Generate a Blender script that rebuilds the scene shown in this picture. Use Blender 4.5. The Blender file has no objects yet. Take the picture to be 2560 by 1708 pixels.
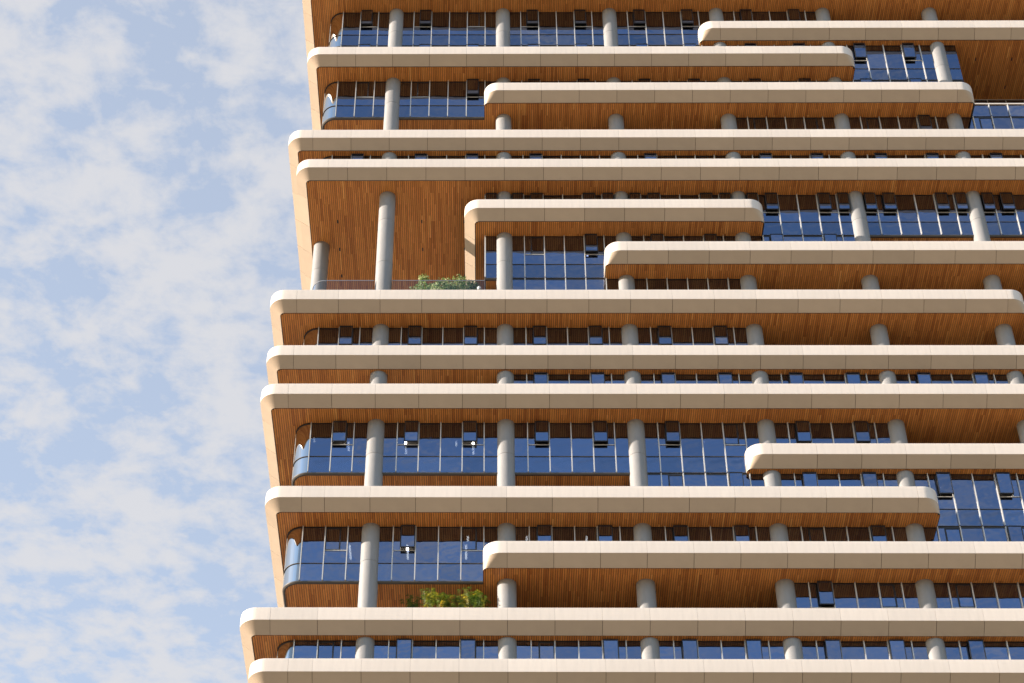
import bpy, math, random
from mathutils import Matrix, Vector
random.seed(7)
scene = bpy.context.scene
COL = scene.collection

# ------------------------------------------------------------------ camera
F_PX, PITCH, YAW, ROLL, PPX = 5119.16, 0.751432, -0.0164035, 0.011114, 1162.91
EYE = Vector((0, 0, 1.6))
_f = Vector((math.sin(YAW)*math.cos(PITCH), math.cos(YAW)*math.cos(PITCH), math.sin(PITCH)))
_r = Vector((math.cos(YAW), -math.sin(YAW), 0)); _u = _r.cross(_f)
CR = math.cos(ROLL)*_r + math.sin(ROLL)*_u
CU = -math.sin(ROLL)*_r + math.cos(ROLL)*_u
CF = _f
cam_data = bpy.data.cameras.new('camera'); cam = bpy.data.objects.new('camera', cam_data); COL.objects.link(cam)
cam.matrix_world = Matrix(((CR.x, CU.x, -CF.x, EYE.x), (CR.y, CU.y, -CF.y, EYE.y), (CR.z, CU.z, -CF.z, EYE.z), (0, 0, 0, 1)))
cam_data.sensor_width = 36.0; cam_data.lens = F_PX/2560*36.0
cam_data.shift_x = (1280-PPX)/2560
cam_data.clip_start = 0.1; cam_data.clip_end = 20000
scene.camera = cam

# ------------------------------------------------------------------ light
SUN_DIR = Vector((-1.0, -0.20, 0.262)).normalized()           # towards the sun
SUN_EL = math.asin(SUN_DIR.z); SUN_AZ = math.atan2(SUN_DIR.x, SUN_DIR.y)
sun_data = bpy.data.lights.new('sun', 'SUN'); sun = bpy.data.objects.new('sun', sun_data); COL.objects.link(sun)
sun.location = (-60, 20, 160)
sun.rotation_euler = SUN_DIR.to_track_quat('Z', 'Y').to_euler()
sun_data.energy = 4.3; sun_data.angle = math.radians(0.55); sun_data.color = (1.0, 0.87, 0.74)

world = bpy.data.worlds.new('World'); scene.world = world; world.use_nodes = True
wn, wl = world.node_tree.nodes, world.node_tree.links; wn.clear()
def N(nodes, kind, **kw):
    n = nodes.new(kind)
    for k, v in kw.items(): setattr(n, k, v)
    return n
sky = N(wn, 'ShaderNodeTexSky'); sky.sky_type = 'NISHITA'; sky.sun_disc = False
sky.sun_elevation = SUN_EL; sky.sun_rotation = SUN_AZ; sky.altitude = 50; sky.air_density = 1.0; sky.dust_density = 0.6; sky.ozone_density = 2.0
tc = N(wn, 'ShaderNodeTexCoord')
sep = N(wn, 'ShaderNodeSeparateXYZ'); wl.new(tc.outputs['Generated'], sep.inputs[0])
mz = N(wn, 'ShaderNodeMath', operation='MAXIMUM'); mz.inputs[1].default_value = 0.06; wl.new(sep.outputs['Z'], mz.inputs[0])
div = N(wn, 'ShaderNodeVectorMath', operation='DIVIDE'); wl.new(tc.outputs['Generated'], div.inputs[0])
cmb = N(wn, 'ShaderNodeCombineXYZ')
for i in range(3): wl.new(mz.outputs[0], cmb.inputs[i])
wl.new(cmb.outputs[0], div.inputs[1])
def wnoise(scale, detail, rough, dist=0.0, off=(0, 0, 0), stretch=(1, 1, 1)):
    mp = N(wn, 'ShaderNodeMapping'); mp.inputs['Location'].default_value = off; mp.inputs['Scale'].default_value = stretch
    wl.new(div.outputs[0], mp.inputs[0])
    n = N(wn, 'ShaderNodeTexNoise'); n.inputs['Scale'].default_value = scale; n.inputs['Detail'].default_value = detail
    n.inputs['Roughness'].default_value = rough; n.inputs['Distortion'].default_value = dist
    wl.new(mp.outputs[0], n.inputs['Vector']); return n
def wmath(op, a, b, clamp=False):
    m = N(wn, 'ShaderNodeMath', operation=op); m.use_clamp = clamp
    for i, s in enumerate((a, b)):
        if isinstance(s, (int, float)): m.inputs[i].default_value = s
        else: wl.new(s, m.inputs[i])
    return m.outputs[0]
def wramp(val, lo, hi):
    m = N(wn, 'ShaderNodeMapRange'); m.interpolation_type = 'SMOOTHSTEP'
    m.inputs['From Min'].default_value = lo; m.inputs['From Max'].default_value = hi
    wl.new(val, m.inputs['Value']); return m.outputs[0]
big = wnoise(7.0, 4, 0.55, 0.2, off=(3.1, 1.7, 0))
mid = wnoise(22.0, 6, 0.58, 0.25, off=(0.4, 8.2, 0))
fine = wnoise(48.0, 6, 0.6, 0.15, off=(5.4, 2.2, 0))
dens = wmath('ADD', wmath('MULTIPLY', big.outputs['Fac'], 0.42), wmath('MULTIPLY', mid.outputs['Fac'], 0.46))
dens = wmath('ADD', dens, wmath('MULTIPLY', fine.outputs['Fac'], 0.22))
# the cloud sheet thins out towards the half of the sky behind the viewer (the windows mirror clear blue)
thin = wramp(sep.outputs['Y'], -0.55, 0.35)
dens = wmath('ADD', dens, wmath('MULTIPLY', wmath('SUBTRACT', thin, 1.0), 0.135))
cover = wramp(dens, 0.35, 0.635)
cover = wmath('MULTIPLY', cover, 0.90)
veil = wmath('MULTIPLY', thin, 0.44)          # thin high haze between the puffs
cover = wmath('MAXIMUM', cover, veil)
SKY_STRENGTH = 0.145
mixc = N(wn, 'ShaderNodeMix', data_type='RGBA')
wl.new(cover, mixc.inputs['Factor'])
skyc = N(wn, 'ShaderNodeMix', data_type='RGBA', blend_type='MULTIPLY'); skyc.inputs['Factor'].default_value = 1.0
wl.new(sky.outputs[0], skyc.inputs['A']); skyc.inputs['B'].default_value = (1.0, 0.985, 0.96, 1)
wl.new(skyc.outputs['Result'], mixc.inputs['A'])
CLOUD = (1.86, 1.84, 1.88)
mixc.inputs['B'].default_value = (*CLOUD, 1)
bg = N(wn, 'ShaderNodeBackground'); bg.inputs['Strength'].default_value = SKY_STRENGTH
wl.new(mixc.outputs['Result'], bg.inputs[0])
wo = N(wn, 'ShaderNodeOutputWorld'); wl.new(bg.outputs[0], wo.inputs[0])

scene.view_settings.view_transform = 'Standard'; scene.view_settings.look = 'None'
scene.view_settings.gamma = 1.0; scene.view_settings.exposure = 1.5
scene.cycles.use_denoising = True
scene.cycles.max_bounces = 8; scene.cycles.diffuse_bounces = 4; scene.cycles.glossy_bounces = 4; scene.cycles.transparent_max_bounces = 12
scene.cycles.caustics_reflective = False; scene.cycles.caustics_refractive = False

# ------------------------------------------------------------------ materials
def mat(name, col, rough=0.5, metal=0.0, spec=0.5, vary=0.0, noise=None, bump=None, attr=None):
    m = bpy.data.materials.new(name); m.use_nodes = True
    n, l = m.node_tree.nodes, m.node_tree.links
    p = n['Principled BSDF']; p.inputs['Roughness'].default_value = rough; p.inputs['Metallic'].default_value = metal
    p.inputs['Specular IOR Level'].default_value = spec; p.inputs['Base Color'].default_value = (*col, 1)
    src = None
    def mul(a, fac_socket):
        x = n.new('ShaderNodeMix'); x.data_type = 'RGBA'; x.blend_type = 'MULTIPLY'; x.inputs['Factor'].default_value = 1
        if a is None: x.inputs['A'].default_value = (*col, 1)
        else: l.new(a, x.inputs['A'])
        l.new(fac_socket, x.inputs['B']); return x.outputs['Result']
    if vary:
        oi = n.new('ShaderNodeObjectInfo'); mr = n.new('ShaderNodeMapRange')
        mr.inputs['To Min'].default_value = 1-vary; mr.inputs['To Max'].default_value = 1+vary
        l.new(oi.outputs['Random'], mr.inputs['Value']); src = mul(src, mr.outputs[0])
    if noise:
        sc, amt, stretch = noise
        t = n.new('ShaderNodeTexCoord'); mp = n.new('ShaderNodeMapping'); mp.inputs['Scale'].default_value = stretch
        nz = n.new('ShaderNodeTexNoise'); nz.inputs['Scale'].default_value = sc; nz.inputs['Detail'].default_value = 6; nz.inputs['Roughness'].default_value = 0.6
        l.new(t.outputs['Object'], mp.inputs[0]); l.new(mp.outputs[0], nz.inputs['Vector'])
        mr = n.new('ShaderNodeMapRange'); mr.inputs['From Min'].default_value = 0.3; mr.inputs['From Max'].default_value = 0.7
        mr.inputs['To Min'].default_value = 1-amt; mr.inputs['To Max'].default_value = 1+amt
        l.new(nz.outputs['Fac'], mr.inputs['Value']); src = mul(src, mr.outputs[0])
        if bump:
            b = n.new('ShaderNodeBump'); b.inputs['Strength'].default_value = bump; b.inputs['Distance'].default_value = 0.02
            l.new(nz.outputs['Fac'], b.inputs['Height']); l.new(b.outputs[0], p.inputs['Normal'])
    if src is not None: l.new(src, p.inputs['Base Color'])
    return m

M = {}
M['white'] = mat('white_panel', (0.63, 0.556, 0.485), 0.42, vary=0.04, noise=(1.6, 0.045, (2.5, 2.5, 0.35)))
M['tan'] = mat('beige_panel', (0.435, 0.342, 0.252), 0.5, vary=0.06, noise=(1.0, 0.04, (1, 1, 1)))
M['dark'] = mat('dark_backing', (0.035, 0.03, 0.027), 0.8)
M['trim'] = mat('bronze_trim', (0.07, 0.06, 0.05), 0.45, metal=0.2)
M['slab'] = mat('slab_concrete', (0.30, 0.28, 0.26), 0.8, noise=(0.6, 0.1, (1, 1, 1)))
M['deck'] = mat('deck', (0.34, 0.30, 0.26), 0.7)
M['conc'] = mat('column_concrete', (0.222, 0.220, 0.220), 0.6, vary=0.05, noise=(1.6, 0.10, (1, 1, 0.30)), bump=0.06)
M['alu'] = mat('aluminium_mullion', (0.50, 0.49, 0.47), 0.38, metal=0.15, vary=0.05)
M['black'] = mat('black_frame', (0.018, 0.018, 0.02), 0.35)
M['core'] = mat('core_wall', (0.055, 0.048, 0.043), 0.8, noise=(0.4, 0.2, (1, 1, 1)))
M['blind'] = mat('roller_blind', (0.55, 0.53, 0.47), 0.8)
M['rail'] = mat('rail_cap', (0.42, 0.42, 0.42), 0.35, metal=0.6)
M['ground'] = mat('ground', (0.31, 0.255, 0.195), 0.9, noise=(0.02, 0.2, (1, 1, 1)))

def wood_mat():
    m = bpy.data.materials.new('timber'); m.use_nodes = True
    n, l = m.node_tree.nodes, m.node_tree.links; p = n['Principled BSDF']
    p.inputs['Roughness'].default_value = 0.48; p.inputs['Specular IOR Level'].default_value = 0.35
    at = n.new('ShaderNodeAttribute'); at.attribute_name = 'tone'
    cr = n.new('ShaderNodeValToRGB'); e = cr.color_ramp.elements
    e[0].position = 0.0; e[0].color = (0.49, 0.170, 0.041, 1); e[1].position = 1.0; e[1].color = (0.88, 0.43, 0.125, 1)
    e2 = cr.color_ramp.elements.new(0.45); e2.color = (0.70, 0.282, 0.070, 1)
    e3 = cr.color_ramp.elements.new(0.75); e3.color = (0.78, 0.33, 0.086, 1)
    l.new(at.outputs['Fac'], cr.inputs[0])
    t = n.new('ShaderNodeTexCoord'); mp = n.new('ShaderNodeMapping'); mp.inputs['Scale'].default_value = (22, 0.9, 1)
    nz = n.new('ShaderNodeTexNoise'); nz.inputs['Scale'].default_value = 2.0; nz.inputs['Detail'].default_value = 5
    l.new(t.outputs['Object'], mp.inputs[0]); l.new(mp.outputs[0], nz.inputs['Vector'])
    mr = n.new('ShaderNodeMapRange'); mr.inputs['From Min'].default_value = 0.3; mr.inputs['From Max'].default_value = 0.7
    mr.inputs['To Min'].default_value = 0.82; mr.inputs['To Max'].default_value = 1.15; l.new(nz.outputs['Fac'], mr.inputs['Value'])
    x = n.new('ShaderNodeMix'); x.data_type = 'RGBA'; x.blend_type = 'MULTIPLY'; x.inputs['Factor'].default_value = 1
    l.new(cr.outputs[0], x.inputs['A']); l.new(mr.outputs[0], x.inputs['B']); l.new(x.outputs['Result'], p.inputs['Base Color'])
    return m
M['wood'] = wood_mat()

def glass_mat(name, refl, trans, fac, rough=0.0, wav=0.004, blend=0.35, vary=0.0):
    m = bpy.data.materials.new(name); m.use_nodes = True
    n, l = m.node_tree.nodes, m.node_tree.links; n.clear()
    g = n.new('ShaderNodeBsdfGlossy'); g.inputs['Roughness'].default_value = rough; g.inputs['Color'].default_value = (*refl, 1)
    tr = n.new('ShaderNodeBsdfTransparent'); tr.inputs['Color'].default_value = (*trans, 1)
    if vary:
        oi = n.new('ShaderNodeObjectInfo'); mr = n.new('ShaderNodeMapRange'); mr.inputs['To Min'].default_value = 1-vary; mr.inputs['To Max'].default_value = 1+vary
        l.new(oi.outputs['Random'], mr.inputs['Value'])
        cx = n.new('ShaderNodeMix'); cx.data_type = 'RGBA'; cx.blend_type = 'MULTIPLY'; cx.inputs['Factor'].default_value = 1
        cx.inputs['A'].default_value = (*refl, 1); l.new(mr.outputs[0], cx.inputs['B']); l.new(cx.outputs['Result'], g.inputs['Color'])
    t = n.new('ShaderNodeTexCoord'); nz = n.new('ShaderNodeTexNoise'); nz.inputs['Scale'].default_value = 1.3; nz.inputs['Detail'].default_value = 1
    l.new(t.outputs['Object'], nz.inputs['Vector'])
    b = n.new('ShaderNodeBump'); b.inputs['Strength'].default_value = 1.0; b.inputs['Distance'].default_value = wav
    l.new(nz.outputs['Fac'], b.inputs['Height']); l.new(b.outputs[0], g.inputs['Normal'])
    mx = n.new('ShaderNodeMixShader'); fr = n.new('ShaderNodeLayerWeight'); fr.inputs['Blend'].default_value = blend
    ma = n.new('ShaderNodeMapRange'); ma.inputs['To Min'].default_value = fac; ma.inputs['To Max'].default_value = 1.0
    l.new(fr.outputs['Fresnel'], ma.inputs['Value']); l.new(ma.outputs[0], mx.inputs[0])
    l.new(tr.outputs[0], mx.inputs[1]); l.new(g.outputs[0], mx.inputs[2])
    o = n.new('ShaderNodeOutputMaterial'); l.new(mx.outputs[0], o.inputs[0]); return m
M['glass'] = glass_mat('window_glass', (0.37, 0.43, 0.61), (0.28, 0.30, 0.32), 0.50, wav=0.006, vary=0.12)
M['spandrel'] = glass_mat('spandrel_glass', (0.36, 0.42, 0.58), (0.66, 0.70, 0.74), 0.46, wav=0.006, vary=0.12)
M['corner'] = glass_mat('corner_glass', (0.62, 0.62, 0.60), (0.55, 0.57, 0.58), 0.40, wav=0.003)
M['clear'] = glass_mat('clear_glass', (0.75, 0.8, 0.85), (0.86, 0.89, 0.92), 0.03, wav=0.001, blend=0.08)
def lamp_mat():
    m = bpy.data.materials.new('lit_tube'); m.use_nodes = True
    p = m.node_tree.nodes['Principled BSDF']; p.inputs['Base Color'].default_value = (0.9, 0.9, 0.85, 1)
    p.inputs['Emission Color'].default_value = (1.0, 0.93, 0.82, 1); p.inputs['Emission Strength'].default_value = 6.5
    return m
M['lamp'] = lamp_mat()
def leaf_mat(name, a, b, c):
    m = bpy.data.materials.new(name); m.use_nodes = True
    n, l = m.node_tree.nodes, m.node_tree.links; p = n['Principled BSDF']; p.inputs['Roughness'].default_value = 0.5
    at = n.new('ShaderNodeAttribute'); at.attribute_name = 'tone'
    cr = n.new('ShaderNodeValToRGB'); e = cr.color_ramp.elements
    e[0].color = (*a, 1); e[1].color = (*c, 1); k = cr.color_ramp.elements.new(0.55); k.color = (*b, 1)
    l.new(at.outputs['Fac'], cr.inputs[0]); l.new(cr.outputs[0], p.inputs['Base Color'])
    tl = n.new('ShaderNodeBsdfTranslucent'); l.new(cr.outputs[0], tl.inputs[0])
    mx = n.new('ShaderNodeMixShader'); mx.inputs[0].default_value = 0.42
    l.new(p.outputs[0], mx.inputs[1]); l.new(tl.outputs[0], mx.inputs[2]); l.new(mx.outputs[0], n['Material Output'].inputs[0]); return m
M['leaf'] = leaf_mat('shrub_leaf', (0.08, 0.17, 0.04), (0.30, 0.42, 0.13), (0.72, 0.72, 0.42))
M['palm'] = leaf_mat('palm_leaf', (0.04, 0.09, 0.012), (0.16, 0.24, 0.025), (0.62, 0.46, 0.03))
M['bark'] = mat('bark', (0.13, 0.10, 0.06), 0.9)
M['ball'] = mat('white_globe', (0.82, 0.81, 0.79), 0.35)

# ------------------------------------------------------------------ mesh helpers
def mesh(name, v, f, m, smooth=False):
    me = bpy.data.meshes.new(name); me.from_pydata(v, [], f); me.materials.append(M[m])
    if smooth: me.polygons.foreach_set('use_smooth', [True]*len(me.polygons))
    me.update(); return me
def link(name, me, parent=None, loc=(0, 0, 0), rot=None):
    o = bpy.data.objects.new(name, me); COL.objects.link(o); o.parent = parent; o.location = loc
    if rot: o.rotation_euler = rot
    return o
def boxvf(x0, x1, y0, y1, z0, z1):
    v = [(x, y, z) for z in (z0, z1) for y in (y0, y1) for x in (x0, x1)]
    f = [(0, 2, 3, 1), (4, 5, 7, 6), (0, 1, 5, 4), (2, 6, 7, 3), (0, 4, 6, 2), (1, 3, 7, 5)]
    return v, f
CACHE = {}
def box(name, size, m, parent, loc, rot=None, centre=True):
    """box mesh of that size; loc = centre in x and y, bottom in z"""
    key = (tuple(round(s, 4) for s in size), m)
    if key not in CACHE:
        CACHE[key] = mesh(name, *boxvf(-size[0]/2, size[0]/2, -size[1]/2, size[1]/2, 0, size[2]), m)
    return link(name, CACHE[key], parent, loc, rot)
def sheet(rows, m, name, closed_returns=0.0, inward=None, smooth_cols=False):
    """grid of points rows[i][j] -> quads"""
    v, f = [], []
    nr, nc = len(rows), len(rows[0])
    for r in rows: v += r
    for i in range(nr-1):
        for j in range(nc-1):
            a = i*nc+j; f.append((a, a+1, a+nc+1, a+nc))
    return v, f

# ------------------------------------------------------------------ building frame (x from column line 0, y from glass line, z from ground)
X0, YG, ZC = 1.1153, 107.7619, 1.6
H, STEP = 4.54718, 0.45129
def Z(k): return ZC + 138.81973 - H*(k+1) - (STEP if k >= 7 else 0.0)
RIGHT = 54.0
GL, GR = -14.62, 1.12          # side glass plane, glass corner radius
B, C0 = 0.78, 0.63             # chamfer depth and rise
DEEP, SHAL = 1.62, 0.63

tower = bpy.data.objects.new('office_tower', None); COL.objects.link(tower); tower.location = (X0, YG, 0)
tower['label'] = 'office tower with stacked cream balcony bands, timber soffits and blue glass walls'
tower['category'] = 'building'
def ray(u, v):
    return (CF + CR*((u-PPX)/F_PX) + CU*(-(v-854)/F_PX)).normalized()
def at_y(u, v, y):
    """pixel -> building coordinates on the plane y (metres behind the glass line)"""
    d = ray(u, v); t = (YG+y-EYE.y)/d.y; p = EYE+d*t
    return Vector((p.x-X0, y, p.z))
def at_z(u, v, z):
    d = ray(u, v); t = (z-EYE.z)/d.z; p = EYE+d*t
    return Vector((p.x-X0, p.y-YG, z))

# ground
gv, gf = boxvf(-3000, 3000, -3000, 3000, -0.2, 0.0)
ground = link('ground', mesh('ground', gv, gf, 'ground')); ground['kind'] = 'structure'

# slab layout: segments along x with the kind of edge (D deep band, S shallow band, G flush with the glass)
SLAB = {-1: [(-17, RIGHT, 'D')], 0: [(GL, 16.3, 'G'), (16.3, RIGHT, 'S')], 1: [(-16, 28.5, 'D'), (28.5, 37.5, 'G')],
        2: [(GL, -1.55, 'G'), (-1.55, 37.45, 'D'), (37.45, RIGHT, 'G')], 3: [(-17, RIGHT, 'S')], 4: [(-16, RIGHT, 'D')],
        5: [(-3.02, 19.5, 'D'), (19.5, RIGHT, 'G')], 6: [(-1.46, 7.4, 'G'), (7.4, RIGHT, 'D')], 7: [(-17, 37.4, 'D'), (37.4, RIGHT, 'S')],
        8: [(-17, RIGHT, 'S')], 9: [(-17, RIGHT, 'D')], 10: [(GL, 16.3, 'G'), (16.3, RIGHT, 'S')], 11: [(-16, 28.5, 'D'), (28.5, RIGHT, 'G')],
        12: [(GL, -1.55, 'G'), (-1.55, RIGHT, 'D')], 13: [(-17, RIGHT, 'S')], 14: [(-16, RIGHT, 'D')]}
GLAZE = {0: (GL, 27), 1: (GL, 37.5), 2: (GL, 37.5), 3: (18, RIGHT), 4: (GL, RIGHT), 5: (-1.46, RIGHT), 6: (-1.46, 27), 7: (0, 18),
         8: (GL, 18), 9: (0, RIGHT), 10: (GL, 27), 11: (9, RIGHT), 12: (GL, RIGHT), 13: (18, RIGHT), 14: (GL, RIGHT)}
OV = {'D': DEEP, 'S': SHAL}
BACK = 28.0; SIDE_END = 26.0
CHAMFER_ENDS = {-17, -16, -3.02}

W_PROF = [(0.780, 0.636), (0.784, 1.00), (0.778, 1.40), (0.762, 1.58), (0.725, 1.622), (0.42, 1.626)]
T_PROF = [(0.0, 0.0), (0.26, 0.21), (0.52, 0.42), (0.778, 0.624)]
R0 = 0.35
PANELS = {}
def straight_panel(kind, L, parent, name, loc, rot=None):
    key = (kind, round(L, 3))
    if key not in PANELS:
        prof = W_PROF if kind == 'white' else T_PROF
        g, t = (0.005 if kind == 'white' else 0.014), 0.05
        v, f = [], []
        rows = []
        def inset(o, z): return (o-t, z) if kind == 'white' else (o-t*0.62, z+t*0.78)
        full = [inset(*prof[0])] + prof + [inset(*prof[-1])]
        full = [(o, z) for o, z in full]
        for x, ins in ((g, True), (g, False), (L-g, False), (L-g, True)):
            rows.append([(x, -(o-(t if ins and kind == 'white' else t*0.62 if ins else 0)), z+(t*0.78 if ins and kind != 'white' else 0)) for o, z in full])
        v, f = sheet(rows, kind, name)
        PANELS[key] = mesh(name, v, f, kind)
    return link(name, PANELS[key], parent, loc, rot)

def corner_pt(typ, xl, ov, phi, o, side):
    """plan point of profile offset o at corner angle phi (0 front, 90 side); side=-1 left end, +1 right end"""
    r = max(R0+o, 0.05)
    cx = xl - side*(B+R0 if typ == 'c' else r); cy = -ov+R0
    return (cx+side*r*math.sin(phi), cy-r*math.cos(phi))
def corner_sheet(kind, typ, xl, ov, xj, side, yend):
    prof = W_PROF if kind == 'white' else T_PROF
    t = 0.05
    def inset(o, z): return (o-t, z) if kind == 'white' else (o-t*0.62, z+t*0.78)
    full = [inset(*prof[0])] + prof + [inset(*prof[-1])]
    rows = []
    def front(x, ins):
        rows.append([(x, -(ov+(inset(o, z)[0] if ins else o)), inset(o, z)[1] if ins else z) for o, z in full])
    front(xj+side*0.008, True); front(xj+side*0.008, False)
    n = 14
    for i in range(n+1):
        ph = math.pi/2*i/n
        rows.append([(*corner_pt(typ, xl, ov, ph, o, side), z) for o, z in full])
    rows.append([(corner_pt(typ, xl, ov, math.pi/2, o, side)[0], yend-0.008, z) for o, z in full])
    rows.append([(corner_pt(typ, xl, ov, math.pi/2, inset(o, z)[0], side)[0]-side*(0.04 if typ == 'n' else 0), yend-0.008, inset(o, z)[1]) for o, z in full])
    if side > 0: rows = rows[::-1]
    rows = rows[::-1]
    return sheet(rows, kind, 'x')

def autosmooth(me, deg=35):
    me.polygons.foreach_set('use_smooth', [True]*len(me.polygons))
    try: me.set_sharp_from_angle(angle=math.radians(deg))
    except Exception: pass

def build_band(k, xl, xr, kind):
    ov = OV[kind]; z = Z(k)
    ltyp = 'c' if xl in CHAMFER_ENDS else 'n'
    left_side_end = SIDE_END if xl in (-16, -17) else 12.0
    # backing
    body_prof = [(-0.06, 0.05), (0.69, 0.655), (0.69, 1.57), (0.2, 1.57)]
    rows = []
    def push(fn): rows.append([(*fn(o), zz+z) for o, zz in body_prof])
    ye = left_side_end if ltyp == 'c' else 0.35
    push(lambda o: (corner_pt(ltyp, xl, ov, math.pi/2, min(o, 0.70), -1)[0]+(0.06 if ltyp == 'n' else 0), ye))
    for i in range(11):
        ph = math.pi/2*(1-i/10)
        def fn(o, ph=ph):
            p = corner_pt(ltyp, xl, ov, ph, o, -1)
            return (p[0]+(0.07*math.sin(ph) if ltyp == 'n' else 0), p[1])
        push(fn)
    if xr < RIGHT:
        for i in range(11):
            ph = math.pi/2*i/10
            def fn(o, ph=ph):
                p = corner_pt('n', xr, ov, ph, o, 1); return (p[0]-0.07*math.sin(ph), p[1])
            push(fn)
        push(lambda o: (xr-0.07, 0.35))
    else: push(lambda o: (xr, -(ov+o)))
    v, f = sheet(rows, 'dark', 'balcony_band')
    band = link('balcony_band', mesh('balcony_band', v, f, 'dark'), tower)
    # joints
    joints = []
    if xl == -16: joints = [-13.5]
    elif xl == -17: joints = [-15.0]
    else: joints = [3*math.ceil((xl+0.95)/3)]
    first = joints[0]
    last = RIGHT if xr >= RIGHT else 3*math.floor((xr-0.95)/3)
    x = 3*math.floor(first/3+1e-6)+3
    while x <= last+1e-6: joints.append(float(x)); x += 3
    for a, b in zip(joints, joints[1:]):
        straight_panel('white', b-a, band, 'fascia_panel', (a, -ov, z))
        straight_panel('tan', b-a, band, 'underside_panel', (a, -ov, z))
    # corners
    yend = -ov+R0+1.6 if ltyp == 'c' else 0.0
    for kd, nm in (('white', 'fascia_panel'), ('tan', 'underside_panel')):
        v, f = corner_sheet(kd, ltyp, xl, ov, first, -1, yend)
        me = mesh('corner_'+nm, v, f, kd); autosmooth(me)
        link('corner_'+nm, me, band, (0, 0, z))
    if xr < RIGHT:
        for kd, nm in (('white', 'fascia_panel'), ('tan', 'underside_panel')):
            v, f = corner_sheet(kd, 'n', xr, ov, last, 1, 0.0)
            me = mesh('corner_'+nm, v, f, kd); autosmooth(me)
            link('corner_'+nm, me, band, (0, 0, z))
    # panels along the left flank
    if ltyp == 'c':
        y = yend
        while y < left_side_end-0.1:
            for kd, nm in (('white', 'fascia_panel'), ('tan', 'underside_panel')):
                straight_panel(kd, 3.0, band, nm, (xl+B, y+3.0, z), (0, 0, -math.pi/2))
            y += 3.0
    return band

# outline of a slab's soffit, left to right, as (x, y) points
def outline(k):
    pts = []
    segs = SLAB[k]
    for i, (a, b, kd) in enumerate(segs):
        if kd == 'G':
            y = -0.02
            if i == 0 and a == GL:
                for j in range(9):
                    ph = math.pi/2*(1-j/8); pts.append((GL+GR-(GR+0.02)*math.sin(ph), GR-(GR+0.02)*math.cos(ph)))
            else: pts.append((a, y))
            pts.append((b, y))
        else:
            ov = OV[kd]
            typ = 'c' if a in CHAMFER_ENDS else 'n'
            for j in range(9):
                ph = math.pi/2*(1-j/8); pts.append(corner_pt(typ, a, ov, ph, 0.0, -1))
            if b < RIGHT:
                for j in range(9): pts.append(corner_pt('n', b, ov, math.pi/2*j/8, 0.0, 1))
            else: pts.append((b, -ov))
    # monotone in x
    out = [pts[0]]
    for p in pts[1:]:
        out.append((max(p[0], out[-1][0]+1e-4), p[1]))
    return out
def front_y(pl, x):
    if x <= pl[0][0]: return pl[0][1]
    for (ax, ay), (bx, by) in zip(pl, pl[1:]):
        if ax <= x <= bx:
            return ay+(by-ay)*(x-ax)/(bx-ax)
    return pl[-1][1]

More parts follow.
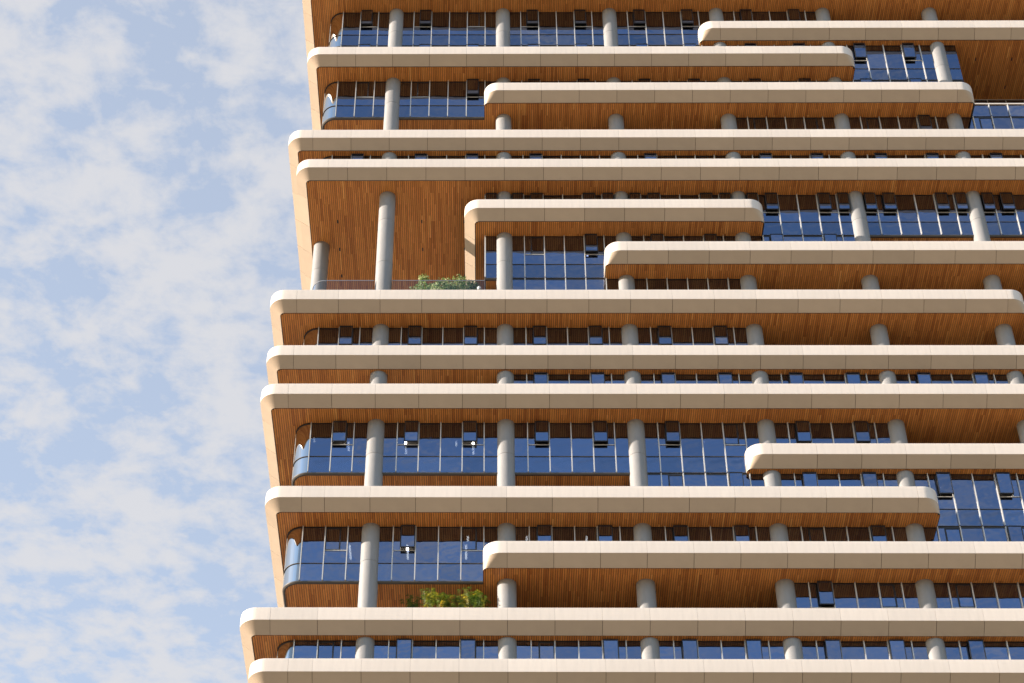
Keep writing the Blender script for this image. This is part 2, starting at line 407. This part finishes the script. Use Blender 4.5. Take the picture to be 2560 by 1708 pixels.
def build_slab(k):
    z = Z(k); pl = outline(k)
    left = pl[0][0]; right = pl[-1][0]
    # slab body
    poly = [(x, y+0.12) for x, y in pl]
    poly = [(x+(0.06 if i == 0 else 0), y) for i, (x, y) in enumerate(poly)]
    n = len(poly)
    ring = poly + [(right, BACK), (poly[0][0], BACK)]
    v = [(x, y, z+0.055) for x, y in ring]+[(x, y, z+1.54) for x, y in ring]
    m_ = len(ring)
    f = [tuple(range(m_))[::-1], tuple(range(m_, 2*m_))]+[(i, (i+1) % m_, (i+1) % m_+m_, i+m_) for i in range(m_)]
    me = mesh('floor_slab', v, f, 'slab'); me.materials.append(M['dark']); me.polygons[0].material_index = 1
    slab = link('floor_slab', me, tower)
    # timber soffit
    rnd = random.Random(100+k)
    pitch, gap = 0.15, 0.029
    verts, faces, tones = [], [], []
    ga, gb = GLAZE.get(k+1, (1e9, 1e9))
    x = left+0.06
    i = 0
    while x+pitch < right:
        y0 = max(front_y(pl, x+0.01), front_y(pl, x+pitch-0.01))+0.09
        rowbase = (0.0, 0.9, 1.8)[i % 3]
        depth = 0.10 if ga+(GR if ga == GL else 0.05) < x and x+pitch < gb-0.05 else 14.0
        if ga == GL and GL+0.05 < x <= GL+GR: depth = GR-math.sqrt(max(0.0, GR**2-(GL+GR-x-pitch/2)**2))+0.12
        y = y0; cut = y0+0.35+rnd.choice((0.3, 0.9, 1.5, 2.1))
        while y < depth:
            y1 = min(cut, depth)
            a, b = x+gap/2, x+pitch-gap/2
            dz = rnd.uniform(0, 0.004)
            q = len(verts)
            zb, zt = 0.02+dz, 0.052
            verts += [(a, y+0.003, zb), (b, y+0.003, zb), (b, y1-0.003, zb), (a, y1-0.003, zb), (a, y+0.003, zt), (b, y+0.003, zt), (b, y1-0.003, zt), (a, y1-0.003, zt)]
            faces += [(q+3, q+2, q+1, q), (q, q+4, q+7, q+3), (q+1, q+2, q+6, q+5), (q, q+1, q+5, q+4)]
            t = min(1, max(0, rnd.gauss(0.42, 0.20)))
            tones += [t]*4
            y = y1; cut = y+rnd.choice((1.2, 1.8, 2.4, 2.4, 3.0))
        x += pitch; i += 1
    me = mesh('timber_soffit', verts, faces, 'wood')
    at = me.attributes.new('tone', 'FLOAT', 'FACE'); at.data.foreach_set('value', tones)
    so = link('timber_soffit', me, tower, (0, 0, z)); so['kind'] = 'stuff'
    # flush edge trim where the glazing stops above an open storey
    for idx, (a, b, kd) in enumerate(SLAB[k]):
        if kd != 'G': continue
        runs = []
        ga, gb = GLAZE.get(k+1, (1e9, 1e9))
        if a < ga: runs.append((a, min(b, ga)))
        if b > gb: runs.append((max(a, gb), b))
        for ra, rb in runs:
            prof = [(-0.14, -0.02), (-0.02, -0.02), (0.05, 0.05), (0.055, 0.125), (-0.02, 0.135)]
            rows = []
            if ra == GL:
                rows.append([(GL-o, 12.0, zz) for o, zz in prof])
                for j in range(13):
                    ph = math.pi/2*(1-j/12); rows.append([(GL+GR-(GR+o)*math.sin(ph), GR-(GR+o)*math.cos(ph), zz) for o, zz in prof])
            else: rows.append([(ra, -o, zz) for o, zz in prof])
            rows.append([(rb, -o, zz) for o, zz in prof])
            vv, ff = sheet(rows, 'trim', 'edge_trim')
            me = mesh('edge_trim', vv, ff, 'trim'); autosmooth(me)
            link('edge_trim', me, tower, (0, 0, z))
    for a, b, kd in SLAB[k]:
        if kd in OV: build_band(k, a, b, kd)

for k in range(-1, 15): build_slab(k)

# core and columns
cv, cf = boxvf(-2.2, RIGHT, 12.0, BACK-0.5, 0, Z(-1)+6)
link('core_wall', mesh('core_wall', cv, cf, 'core'), tower)

COLR = 0.62
def drum_mesh(h):
    key = ('drum', round(h, 3))
    if key in CACHE: return CACHE[key]
    prof = [(COLR-0.03, 0.0), (COLR-0.012, 0.004), (COLR, 0.018), (COLR, h-0.018), (COLR-0.012, h-0.004), (COLR-0.03, h)]
    n = 40; v = [(r*math.cos(2*math.pi*i/n), r*math.sin(2*math.pi*i/n), z) for r, z in prof for i in range(n)]
    f = [(j*n+i, j*n+(i+1) % n, (j+1)*n+(i+1) % n, (j+1)*n+i) for j in range(len(prof)-1) for i in range(n)]
    me = mesh('column', v, f, 'conc'); autosmooth(me, 40); CACHE[key] = me; return me
spots = [(9.0*i, 0.16) for i in range(-1, 6)]+[(-14.42, 5.5)]
for cx, cy in spots:
    for k in range(0, 15):
        za, zb = Z(k)+1.55, Z(k-1)+1.55
        if k == 0: zb = Z(-1)+0.3
        link('column', drum_mesh(zb-za), tower, (cx, cy, za))
    link('column', drum_mesh(Z(14)+1.55), tower, (cx, cy, 0))

# ------------------------------------------------------------------ glazing
OPEN = {}
def sash_open(k, bay, m):
    closed = {(0, -1, 5), (2, -2, 5), (2, -1, 2), (6, 0, 2), (10, 1, 5), (11, 1, 2), (12, -2, 5), (12, -1, 5), (12, 2, 2), (12, 3, 2), (13, 2, 5), (13, 3, 2), (13, 3, 5),
              (14, -2, 5), (14, 0, 2), (4, 0, 5), (4, 1, 5)}
    if k == 7: return None
    if k == 3: return (bay, m) == (3, 5)
    return (k, bay, m) not in closed
BLINDS = {(0, -1, 3): 0.9, (0, -2, 4): 1.2, (0, -1, 1): 1.0, (5, 2, 3): 0.55, (8, 1, 3): 3.0, (8, 1, 2): 3.0, (12, 2, 1): 2.9, (12, 2, 2): 2.9, (12, 2, 3): 2.9, (12, 2, 4): 1.4, (9, 3, 1): 0.8, (9, 2, 4): 0.8, (0, 0, 4): 0.7}
prnd = random.Random(5)
def tilt(): return (prnd.gauss(0, 0.0028), 0, prnd.gauss(0, 0.0028))
def pane(parent, x0, x1, z0, z1, y=0.0, m='glass', name='pane'):
    return box(name, (x1-x0, 0.024, z1-z0), m, parent, ((x0+x1)/2, y, z0), tilt())

def kind_at(k, x):
    for a, b, kd in SLAB.get(k, []):
        if a <= x < b: return kd
    return None

def build_glazing(k, xa, xb):
    zf, zt = Z(k), Z(k-1)
    top = zt+0.03
    # head frame of this storey carries the panes and bars
    v, f = boxvf(max(xa, GL+GR), xb, -0.03, 0.10, top-0.09, top)
    wall = link('curtain_wall', mesh('curtain_wall', v, f, 'black'), tower)
    curved = xa == GL
    x_start = GL+GR if curved else xa
    mods = []
    x = x_start
    n = math.ceil(x/1.5-1e-6)
    if n*1.5-x > 0.05: mods.append((x, n*1.5))
    while n*1.5 < xb-1e-6:
        mods.append((n*1.5, (n+1)*1.5)); n += 1
    for (a, b) in mods:
        mid = (a+b)/2
        flush = kind_at(k, mid) == 'G'
        z0 = zf+0.14 if flush else zf+1.56
        bay = math.floor(mid/9.0); m = int((mid-bay*9.0)/1.5)+1
        # mullion at the right edge of the module (column lines have none)
        if abs(b/9.0-round(b/9.0)) > 1e-3 and b < xb-1e-3:
            box('mullion', (0.065, 0.20, top-0.02-z0), 'alu', wall, (b, -0.06, z0))
        if (a == mods[0][0]) and abs(a/9.0-round(a/9.0)) > 1e-3:
            box('mullion', (0.10 if not curved else 0.065, 0.20, top-0.02-z0), 'alu', wall, (a, -0.06, z0))
        p0, p1 = a+0.034, b-0.034
        if flush:
            pane(wall, p0, p1, z0+0.01, zf+1.53, m='spandrel')
            box('transom', (p1-p0-0.002, 0.07, 0.034), 'trim', wall, (mid, -0.02, zf+1.538))
            if GLAZE.get(k+1, (1e9, 1e9))[0] <= mid <= GLAZE.get(k+1, (1e9, -1e9))[1]:
                box('transom', (p1-p0-0.002, 0.07, 0.034), 'trim', wall, (mid, -0.022, zf+0.103))
        zs = zf+2.60
        vb = zf+1.58
        has = m in (2, 5) or (k == 5 and m in (1, 6))
        st = sash_open(k, bay, m) if has else None
        if not has or st is None or (b-a) < 1.4:
            pane(wall, p0, p1, vb, top-0.10)
        else:
            pane(wall, p0, p1, vb, zs-0.03)
            box('transom', (p1-p0-0.002, 0.07, 0.05), 'alu', wall, (mid, -0.02, zs-0.026))
            w = 0.96 if m in (2, 5) else 0.86
            right_side = m in (2, 6) if k != 5 else m in (2,)
            if m == 1: right_side = True
            if m == 6: right_side = False
            if right_side: s0, s1, f0, f1 = p1-w, p1, p0, p1-w-0.045
            else: s0, s1, f0, f1 = p0, p0+w, p0+w+0.045, p1
            pane(wall, f0, f1, zs+0.03, top-0.10)
            xm = s0-0.022 if right_side else s1+0.022
            box('mullion', (0.042, 0.09, top-0.10-zs-0.03), 'black', wall, (xm, -0.02, zs+0.028))
            h = top-0.13-(zs+0.03)
            yo = -0.34 if st else -0.012
            fw = 0.055
            vv, ff = [], []
            for bx in ((s0+0.004, s0+fw, zs+0.035, zs+0.035+h), (s1-fw, s1-0.004, zs+0.035, zs+0.035+h), (s0+fw, s1-fw, zs+0.035, zs+0.035+fw), (s0+fw, s1-fw, zs+0.035+h-fw, zs+0.035+h)):
                bv, bf = boxvf(bx[0], bx[1], yo-0.045, yo+0.055, bx[2], bx[3]); o = len(vv); vv += bv; ff += [tuple(i+o for i in q) for q in bf]
            if st:   # stay arms at the foot and the dark reveal of the opening
                for sx in (s0+0.09, s1-0.12):
                    bv, bf = boxvf(sx, sx+0.03, yo+0.055, 0.05, zs+0.05, zs+0.075); o = len(vv); vv += bv; ff += [tuple(i+o for i in q) for q in bf]
            cas = link('casement', mesh('casement', vv, ff, 'black'), tower)
            box('pane', (s1-s0-2*fw-0.004, 0.024, h-2*fw-0.004), 'glass', cas, ((s0+s1)/2, yo, zs+0.035+fw+0.002), tilt())
        if (k, bay, m) in BLINDS:
            d = BLINDS[(k, bay, m)]
            box('roller_blind', (1.38, 0.012, d), 'blind', wall, (mid, 0.17, top-0.12-d))
    # curved corner and the flank
    if curved:
        flush = kind_at(k, GL+1) == 'G'
        z0 = zf+0.14 if flush else zf+1.56
        for zA, zB in (((z0+0.01, zf+1.53), (zf+1.58, top-0.10)) if flush else ((zf+1.58, top-0.10),)):
            rows = []
            for j in range(17):
                ph = math.pi/2*(1-j/16); rows.append([(GL+GR-GR*math.sin(ph), GR-GR*math.cos(ph), zz) for zz in (zA, zB)])
            vv, ff = sheet(rows, 'corner', 'corner_pane'); me = mesh('corner_pane', vv, ff, 'corner', True)
            link('corner_pane', me, wall)
        for zz, hh, mm in ((zf+1.5325, 0.045, 'trim'), (top-0.09, 0.09, 'black')):
            if zz < z0: continue
            rows = []
            for j in range(17):
                ph = math.pi/2*(1-j/16); rows.append([(GL+GR-(GR+o)*math.sin(ph), GR-(GR+o)*math.cos(ph), z_) for o, z_ in ((-0.03, zz), (0.05, zz), (0.05, zz+hh), (-0.03, zz+hh))])
            vv, ff = sheet(rows, mm, 'transom'); me = mesh('transom', vv, ff, mm); autosmooth(me); link('transom', me, wall)
        y = GR
        while y < 11.9:
            y1 = min(y+1.5, 12.0)
            box('mullion', (0.07, 0.05, top-0.02-z0), 'alu', wall, (GL-0.015, y, z0))
            box('pane', (0.024, y1-y-0.07, top-0.10-(zf+1.58)), 'glass', wall, (GL, (y+y1)/2, zf+1.58))
            if flush: box('pane', (0.024, y1-y-0.07, 1.38), 'glass', wall, (GL, (y+y1)/2, z0+0.01))
            y = y1
    else:
        ret(wall, k, xa, zf, top)
    if xb < RIGHT: ret(wall, k, xb, zf, top)

def ret(wall, k, x, zf, top):
    """glazed return wall running back beside an open storey"""
    z0 = zf+0.14 if kind_at(k, x-0.5) == 'G' or kind_at(k, x+0.5) == 'G' else zf+1.56
    y = 0.9 if abs(x/9.0-round(x/9.0)) < 1e-3 else 0.06
    while y < 11.9:
        y1 = min(y+2.2, 12.0)
        box('mullion', (0.10, 0.07, top-0.02-z0), 'alu', wall, (x, y1-0.03, z0))
        box('pane', (0.024, y1-y-0.09, top-0.10-z0), 'glass', wall, (x, (y+y1)/2-0.03, z0))
        y = y1

for k, (a, b) in GLAZE.items(): build_glazing(k, a, b)

# recessed glazing behind the open corner at the upper right, and the terrace edge in front of it
zt, zb = Z(0)+0.02, Z(2)+1.55
rv, rf = boxvf(37.5, RIGHT, 5.80, 5.95, zt-0.08, zt)
rw = link('curtain_wall', mesh('curtain_wall', rv, rf, 'alu'), tower)
x = 38.0
while x < RIGHT-0.1:
    box('pane', (1.50, 0.024, zt-0.1-zb), 'glass', rw, (x+0.785, 5.86, zb), tilt())
    box('mullion', (0.065, 0.18, zt-0.09-zb), 'alu', rw, (x, 5.80, zb))
    x += 1.57
cv, cf = boxvf(37.5, RIGHT, -0.12, 0.25, Z(2)+1.54, Z(2)+1.66)
link('parapet_cap', mesh('parapet_cap', cv, cf, 'white'), tower)
x = 37.5
while x < RIGHT-0.1:
    box('pane', (1.43, 0.024, 1.36), 'glass', rw, (x+0.75, 0.0, Z(2)+0.16), tilt())
    box('mullion', (0.065, 0.20, 1.40), 'alu', rw, (x+1.5, -0.06, Z(2)+0.14))
    x += 1.5

# small black slots in the timber ceiling
for k, pts in ((4, [(gx, gy) for gx in (-13.0, -6.43, -3.12) for gy in (2.76, 5.79, 8.77)]), (0, [(39.45, 1.44), (42.45, 1.44), (42.45, 4.47), (39.45, 4.47)])):
    for gx, gy in pts:
        box('ceiling_slot', (0.10, 0.34, 0.03), 'black', tower, (gx, gy, Z(k)+0.004))

# glass wind screen on the tall terrace
ZS0, ZS1 = Z(7)+1.56, Z(7)+4.62
ys = -0.25
capv = []
rows = []
prof = [(-0.025, 0), (0.025, 0), (0.025, 0.035), (-0.025, 0.035), (-0.025, 0)]
sx0 = GL+0.35
path = [(sx0, 8.0)]+[(sx0+1.0-1.0*math.sin(math.pi/2*(1-j/10)), ys+1.0-1.0*math.cos(math.pi/2*(1-j/10))) for j in range(11)]
def screen(pathpts, name='wind_screen'):
    rows = []
    for i, (px, py) in enumerate(pathpts):
        q0, q1 = pathpts[max(0, i-1)], pathpts[min(len(pathpts)-1, i+1)]
        d = Vector((q1[0]-q0[0], q1[1]-q0[1])).normalized(); nx, ny = -d.y, d.x
        rows.append([(px+nx*o, py+ny*o, ZS1+zz) for o, zz in prof])
    v, f = sheet(rows, 'rail', name); me = mesh(name, v, f, 'rail')
    return link(name, me, tower)
s1 = screen(path+[(-9.66, ys)])
rows = [[(px, py, ZS0), (px, py, ZS1)] for px, py in path]
v, f = sheet(rows, 'clear', 'corner_pane'); me = mesh('corner_pane', v, f, 'clear', True); link('corner_pane', me, s1)
x = path[-1][0]
for x1 in (-11.7, -9.68):
    box('pane', (x1-x-0.03, 0.02, ZS1-ZS0), 'clear', s1, ((x+x1)/2, ys, ZS0)); x = x1
s2 = screen([(-8.34, ys), (-1.5, ys)])
x = -8.34
for x1 in (-5.9, -3.55, -1.5):
    box('pane', (x1-x-0.03, 0.02, ZS1-ZS0), 'clear', s2, ((x+x1)/2, ys, ZS0)); x = x1

# ------------------------------------------------------------------ lamps behind the glass
STOREY = {14: 'lowest', 12: 'third-lowest', 11: 'fourth-lowest', 10: 'fifth-lowest', 8: 'seventh-lowest', 6: 'ninth-lowest', 5: 'tenth-lowest', 2: 'thirteenth-lowest'}
LAMPS = {12: [(874.5, 1363, 876.8, 1398), (1018.8, 1363, 1019.2, 1398), (1165.2, 1363, 1165.2, 1398), (1169.6, 1343, 1169.6, 1351), (1316.8, 1343, 1316.8, 1351), (1466.4, 1343, 1466.4, 1351)],
         10: [(871, 1105, 873, 1127), (1013.5, 1105, 1015.8, 1135), (1183, 1107, 1183, 1136), (785, 1095, 785.4, 1104), (1076.8, 1094, 1077, 1103), (1140.4, 1106, 1140.6, 1113), (1760, 1095, 1759, 1105), (1882.8, 1082, 1881.5, 1092), (2038, 1082, 2036, 1092), (2177, 1083, 2175, 1092)],
         11: [(2355, 1208, 2353, 1217), (2487, 1235, 2485, 1244), (2482, 1250, 2479, 1266)],
         2: [(1046.4, 226, 1046.4, 239)], 6: [(1332.4, 616, 1332.4, 626), (1469.2, 616, 1469.2, 626)], 5: [(2015.5, 540, 2014.5, 550)], 8: [(866.8, 844, 867, 854)]}
def ordinal(n): return ['first', 'second', 'third', 'fourth', 'fifth', 'sixth', 'seventh', 'eighth', 'ninth', 'tenth', 'eleventh', 'twelfth'][n]
for k, lst in LAMPS.items():
    zl = Z(k-1)-0.30
    for i, (u0, v0, u1, v1) in enumerate(sorted(lst)):
        p, q = at_z(u0, v0, zl), at_z(u1, v1, zl)
        p.y = max(p.y, 0.35); q.y = max(q.y, 0.7)
        L = max(0.5, q.y-p.y)
        cx, cy = (p.x+q.x)/2, (p.y+q.y)/2
        root = bpy.data.objects.new('tube_lamp', None); COL.objects.link(root); root.location = (X0+cx, YG+cy, zl)
        n_of = len(lst)
        where = ('the %s from the left' % ordinal(i)) if n_of > 1 else 'the only one there'
        root['label'] = 'lit white tube lamp behind glass, %s storey in view, %s' % (STOREY[k], where)
        root['category'] = 'ceiling lamp'; root['group'] = 'tube lamps inside the offices'
        v, f = [], []
        for j in range(2):
            for i2 in range(8):
                a = 2*math.pi*i2/8; v.append((0.07*math.cos(a), (-L/2 if j == 0 else L/2), 0.045*math.sin(a)))
        f = [(i2, (i2+1) % 8, 8+(i2+1) % 8, 8+i2) for i2 in range(8)]+[tuple(range(8))[::-1], tuple(range(8, 16))]
        link('tube', mesh('tube', v, f, 'lamp'), root)
        v, f = boxvf(-0.03, 0.03, -L/2, L/2, 0.045, 0.09); link('housing', mesh('housing', v, f, 'alu'), root)
        v, f = boxvf(-0.008, 0.008, -0.008, 0.008, 0.09, 0.35); link('hanger', mesh('hanger', v, f, 'black'), root)

# ------------------------------------------------------------------ plants
def plant_root(name, loc, label, cat, group=None):
    r = bpy.data.objects.new(name, None); COL.objects.link(r); r.location = (X0+loc[0], YG+loc[1], loc[2])
    r['label'] = label; r['category'] = cat
    if group: r['group'] = group
    return r
def tube(points, radii, n=6):
    v, f = [], []
    for i, (p, r) in enumerate(zip(points, radii)):
        for j in range(n):
            a = 2*math.pi*j/n; v.append((p[0]+r*math.cos(a), p[1]+r*math.sin(a), p[2]))
    for i in range(len(points)-1):
        for j in range(n): f.append((i*n+j, i*n+(j+1) % n, (i+1)*n+(j+1) % n, (i+1)*n+j))
    return v, f
def shrub(loc, height, rx, label, seed, leaves=3200):
    rnd = random.Random(seed)
    root = plant_root('leafy_shrub', loc, label, 'shrub', 'shrubs on the tall terrace')
    V, Fc = [], []
    tips = []
    for s in range(7):
        a = rnd.uniform(0, 2*math.pi); r = rnd.uniform(0.2, 0.85)*rx
        h = height*rnd.uniform(0.72, 0.98)
        pts = [(0.06*math.cos(a), 0.06*math.sin(a), 0), (0.35*r*math.cos(a), 0.35*r*math.sin(a), h*0.45), (r*math.cos(a), r*math.sin(a)*0.7, h)]
        v, f = tube(pts, [0.05, 0.035, 0.012]); o = len(V); V += v; Fc += [tuple(i+o for i in q) for q in f]; tips.append(pts)
    link('stem', mesh('stem', V, Fc, 'bark'), root)
    V, Fc, T = [], [], []
    clumps = []
    for pts in tips:
        for t in (0.55, 0.75, 1.0):
            p = [pts[1][i]+(pts[2][i]-pts[1][i])*((t-0.45)/0.55) for i in range(3)]
            clumps.append((p, rnd.uniform(0.38, 0.62), rnd.gauss(0, 0.15)))
    for i in range(leaves):
        c, cr, ct = rnd.choice(clumps)
        d = Vector((rnd.gauss(0, 1), rnd.gauss(0, 1), rnd.gauss(0, 0.8))).normalized()*cr*rnd.random()**0.4
        p = Vector(c)+d
        L = rnd.uniform(0.13, 0.24); W = L*rnd.uniform(0.45, 0.65)
        ax = Vector((rnd.gauss(0, 1), rnd.gauss(0, 1), rnd.gauss(-0.1, 0.6))).normalized()
        sd = ax.cross(Vector((rnd.gauss(0, 0.4), rnd.gauss(0, 0.4), 1))).normalized(); up = sd.cross(ax)
        o = len(V)
        V += [tuple(p), tuple(p+ax*L*0.5+sd*W*0.5-up*0.02), tuple(p+ax*L-up*0.05), tuple(p+ax*L*0.5-sd*W*0.5-up*0.02), tuple(p+ax*L*0.5+up*0.015)]
        Fc += [(o, o+1, o+4), (o+1, o+2, o+4), (o+2, o+3, o+4), (o+3, o, o+4)]
        t = min(1, max(0, rnd.gauss(0.60, 0.28)+ct)); T += [t]*4
    me = mesh('foliage', V, Fc, 'leaf'); at = me.attributes.new('tone', 'FLOAT', 'FACE'); at.data.foreach_set('value', T)
    link('foliage', me, root)
fl7 = Z(7)+1.55
for (u, vtop, y, rx, lab, sd) in ((1062, 697, 2.6, 1.15, 'left of three pale green shrubs behind the glass screen on the tall terrace', 1),
                                  (1108, 704, 2.2, 0.95, 'shortest shrub, between two taller ones, behind the terrace glass screen', 2),
                                  (1140, 692, 2.6, 1.05, 'tallest leafy shrub behind the terrace glass screen, in the middle right', 3),
                                  (1166, 709, 2.0, 0.70, 'small rightmost shrub behind the glass screen, beside the beige band return', 4)):
    p = at_y(u, vtop, y)
    shrub((p.x, y, fl7), p.z-fl7-0.1, rx, lab, sd)

def palm(loc, height, spread, label, seed, yellow=0.0, nf=13):
    rnd = random.Random(seed)
    root = plant_root('palm_plant', loc, label, 'palm', 'palms on the open terrace above the low band')
    V, Fc = [], []
    tv, tf = [], []
    T = []
    nst = 7
    for s in range(nst):
        a0 = rnd.uniform(0, 6.28); rr = rnd.uniform(0.05, 0.32); bx, by = rr*math.cos(a0), rr*math.sin(a0); hh = height*rnd.uniform(0.10, 0.62)
        v, f = tube([(bx*0.4, by*0.4, 0), (bx, by, hh*0.6), (bx*1.4, by*1.4, hh)], [0.05, 0.04, 0.03]); o = len(tv); tv += v; tf += [tuple(i+o for i in q) for q in f]
        for q_ in range(7):
            az = rnd.uniform(0, 2*math.pi); L = spread*rnd.uniform(0.4, 0.95); rise = rnd.uniform(0.45, 1.1)
            base = Vector((bx*1.4, by*1.4, hh)); dirh = Vector((math.cos(az), math.sin(az), 0)); side = Vector((-dirh.y, dirh.x, 0))
            tone = min(1, max(0, rnd.gauss(0.42+yellow, 0.22)))
            nseg = 9
            rib = []
            for j in range(nseg+1):
                t = j/nseg; rib.append(base+dirh*L*t*(0.85)+Vector((0, 0, (height-hh)*1.28*rise*(t*2.2-1.55*t*t))))
            for j in range(1, nseg):
                t = j/nseg; ll = 0.25*spread*math.sin(math.pi*(0.12+0.85*t))
                for s_ in (-1, 1):
                    for sub in (0, 0.5):
                        p = rib[j]*(1-sub)+rib[j+1]*sub
                        tip = p+side*s_*ll*0.8+(rib[j+1]-rib[j]).normalized()*ll*0.55+Vector((0, 0, -ll*0.35+rnd.gauss(0, 0.02)))
                        w = (rib[j+1]-rib[j]).normalized()*0.011
                        mid_ = p*0.5+tip*0.5+Vector((0, 0, 0.05*ll))
                        o = len(V); V += [tuple(p-w), tuple(p+w), tuple(mid_+w*1.3), tuple(mid_-w*1.3), tuple(tip)]
                        Fc += [(o, o+1, o+2, o+3), (o+3, o+2, o+4)]
                        tt = min(1, max(0, tone+rnd.gauss(0, 0.08))); T += [tt, tt]
    link('stem', mesh('stem', tv, tf, 'bark'), root)
    me = mesh('fronds', V, Fc, 'palm'); at = me.attributes.new('tone', 'FLOAT', 'FACE'); at.data.foreach_set('value', T)
    link('fronds', me, root)
fl13 = Z(13)+1.55
for (u, vtop, y, sp, lab, sd, ye) in ((1030, 1494, 0.9, 0.9, 'dark green palm at the left end of the palm row, partly in shade', 11, -0.25),
                                      (1075, 1482, 0.2, 0.9, 'palm with a yellowed frond near the left end of the palm row', 12, 0.12),
                                      (1108, 1484, 0.1, 0.9, 'palm with yellow-green upright fronds in the middle of the palm row', 13, 0.16),
                                      (1146, 1487, 0.3, 0.85, 'green palm right of the row\'s middle, its pale stems showing', 14, -0.02),
                                      (1178, 1480, 0.1, 0.95, 'tallest palm with reddish-tipped fronds, second from the right column', 15, 0.04),
                                      (1206, 1494, 0.2, 0.8, 'low bushy palm nearest the concrete column at the right', 16, -0.03)):
    p = at_y(u, vtop, y)
    palm((p.x, y, fl13), p.z-fl13-0.05, sp, lab, sd, ye)

# white globe lantern behind the screen
p = at_y(1198, 721, 0.9)
r = plant_root('globe_lantern', (p.x, 0.9, fl7), 'white globe lantern on a post behind the terrace glass screen', 'lantern')
v, f = [], []
R_ = 0.16
for i in range(9):
    for j in range(16):
        th = math.pi*i/8; v.append((R_*math.sin(th)*math.cos(2*math.pi*j/16), R_*math.sin(th)*math.sin(2*math.pi*j/16), p.z-fl7+R_*math.cos(th)))
f = [(i*16+j, i*16+(j+1) % 16, (i+1)*16+(j+1) % 16, (i+1)*16+j) for i in range(8) for j in range(16)]
link('globe', mesh('globe', v, f, 'ball', True), r)
v, f = tube([(0, 0, 0), (0, 0, p.z-fl7-R_+0.02)], [0.035, 0.035], 10); link('post', mesh('post', v, f, 'black'), r)
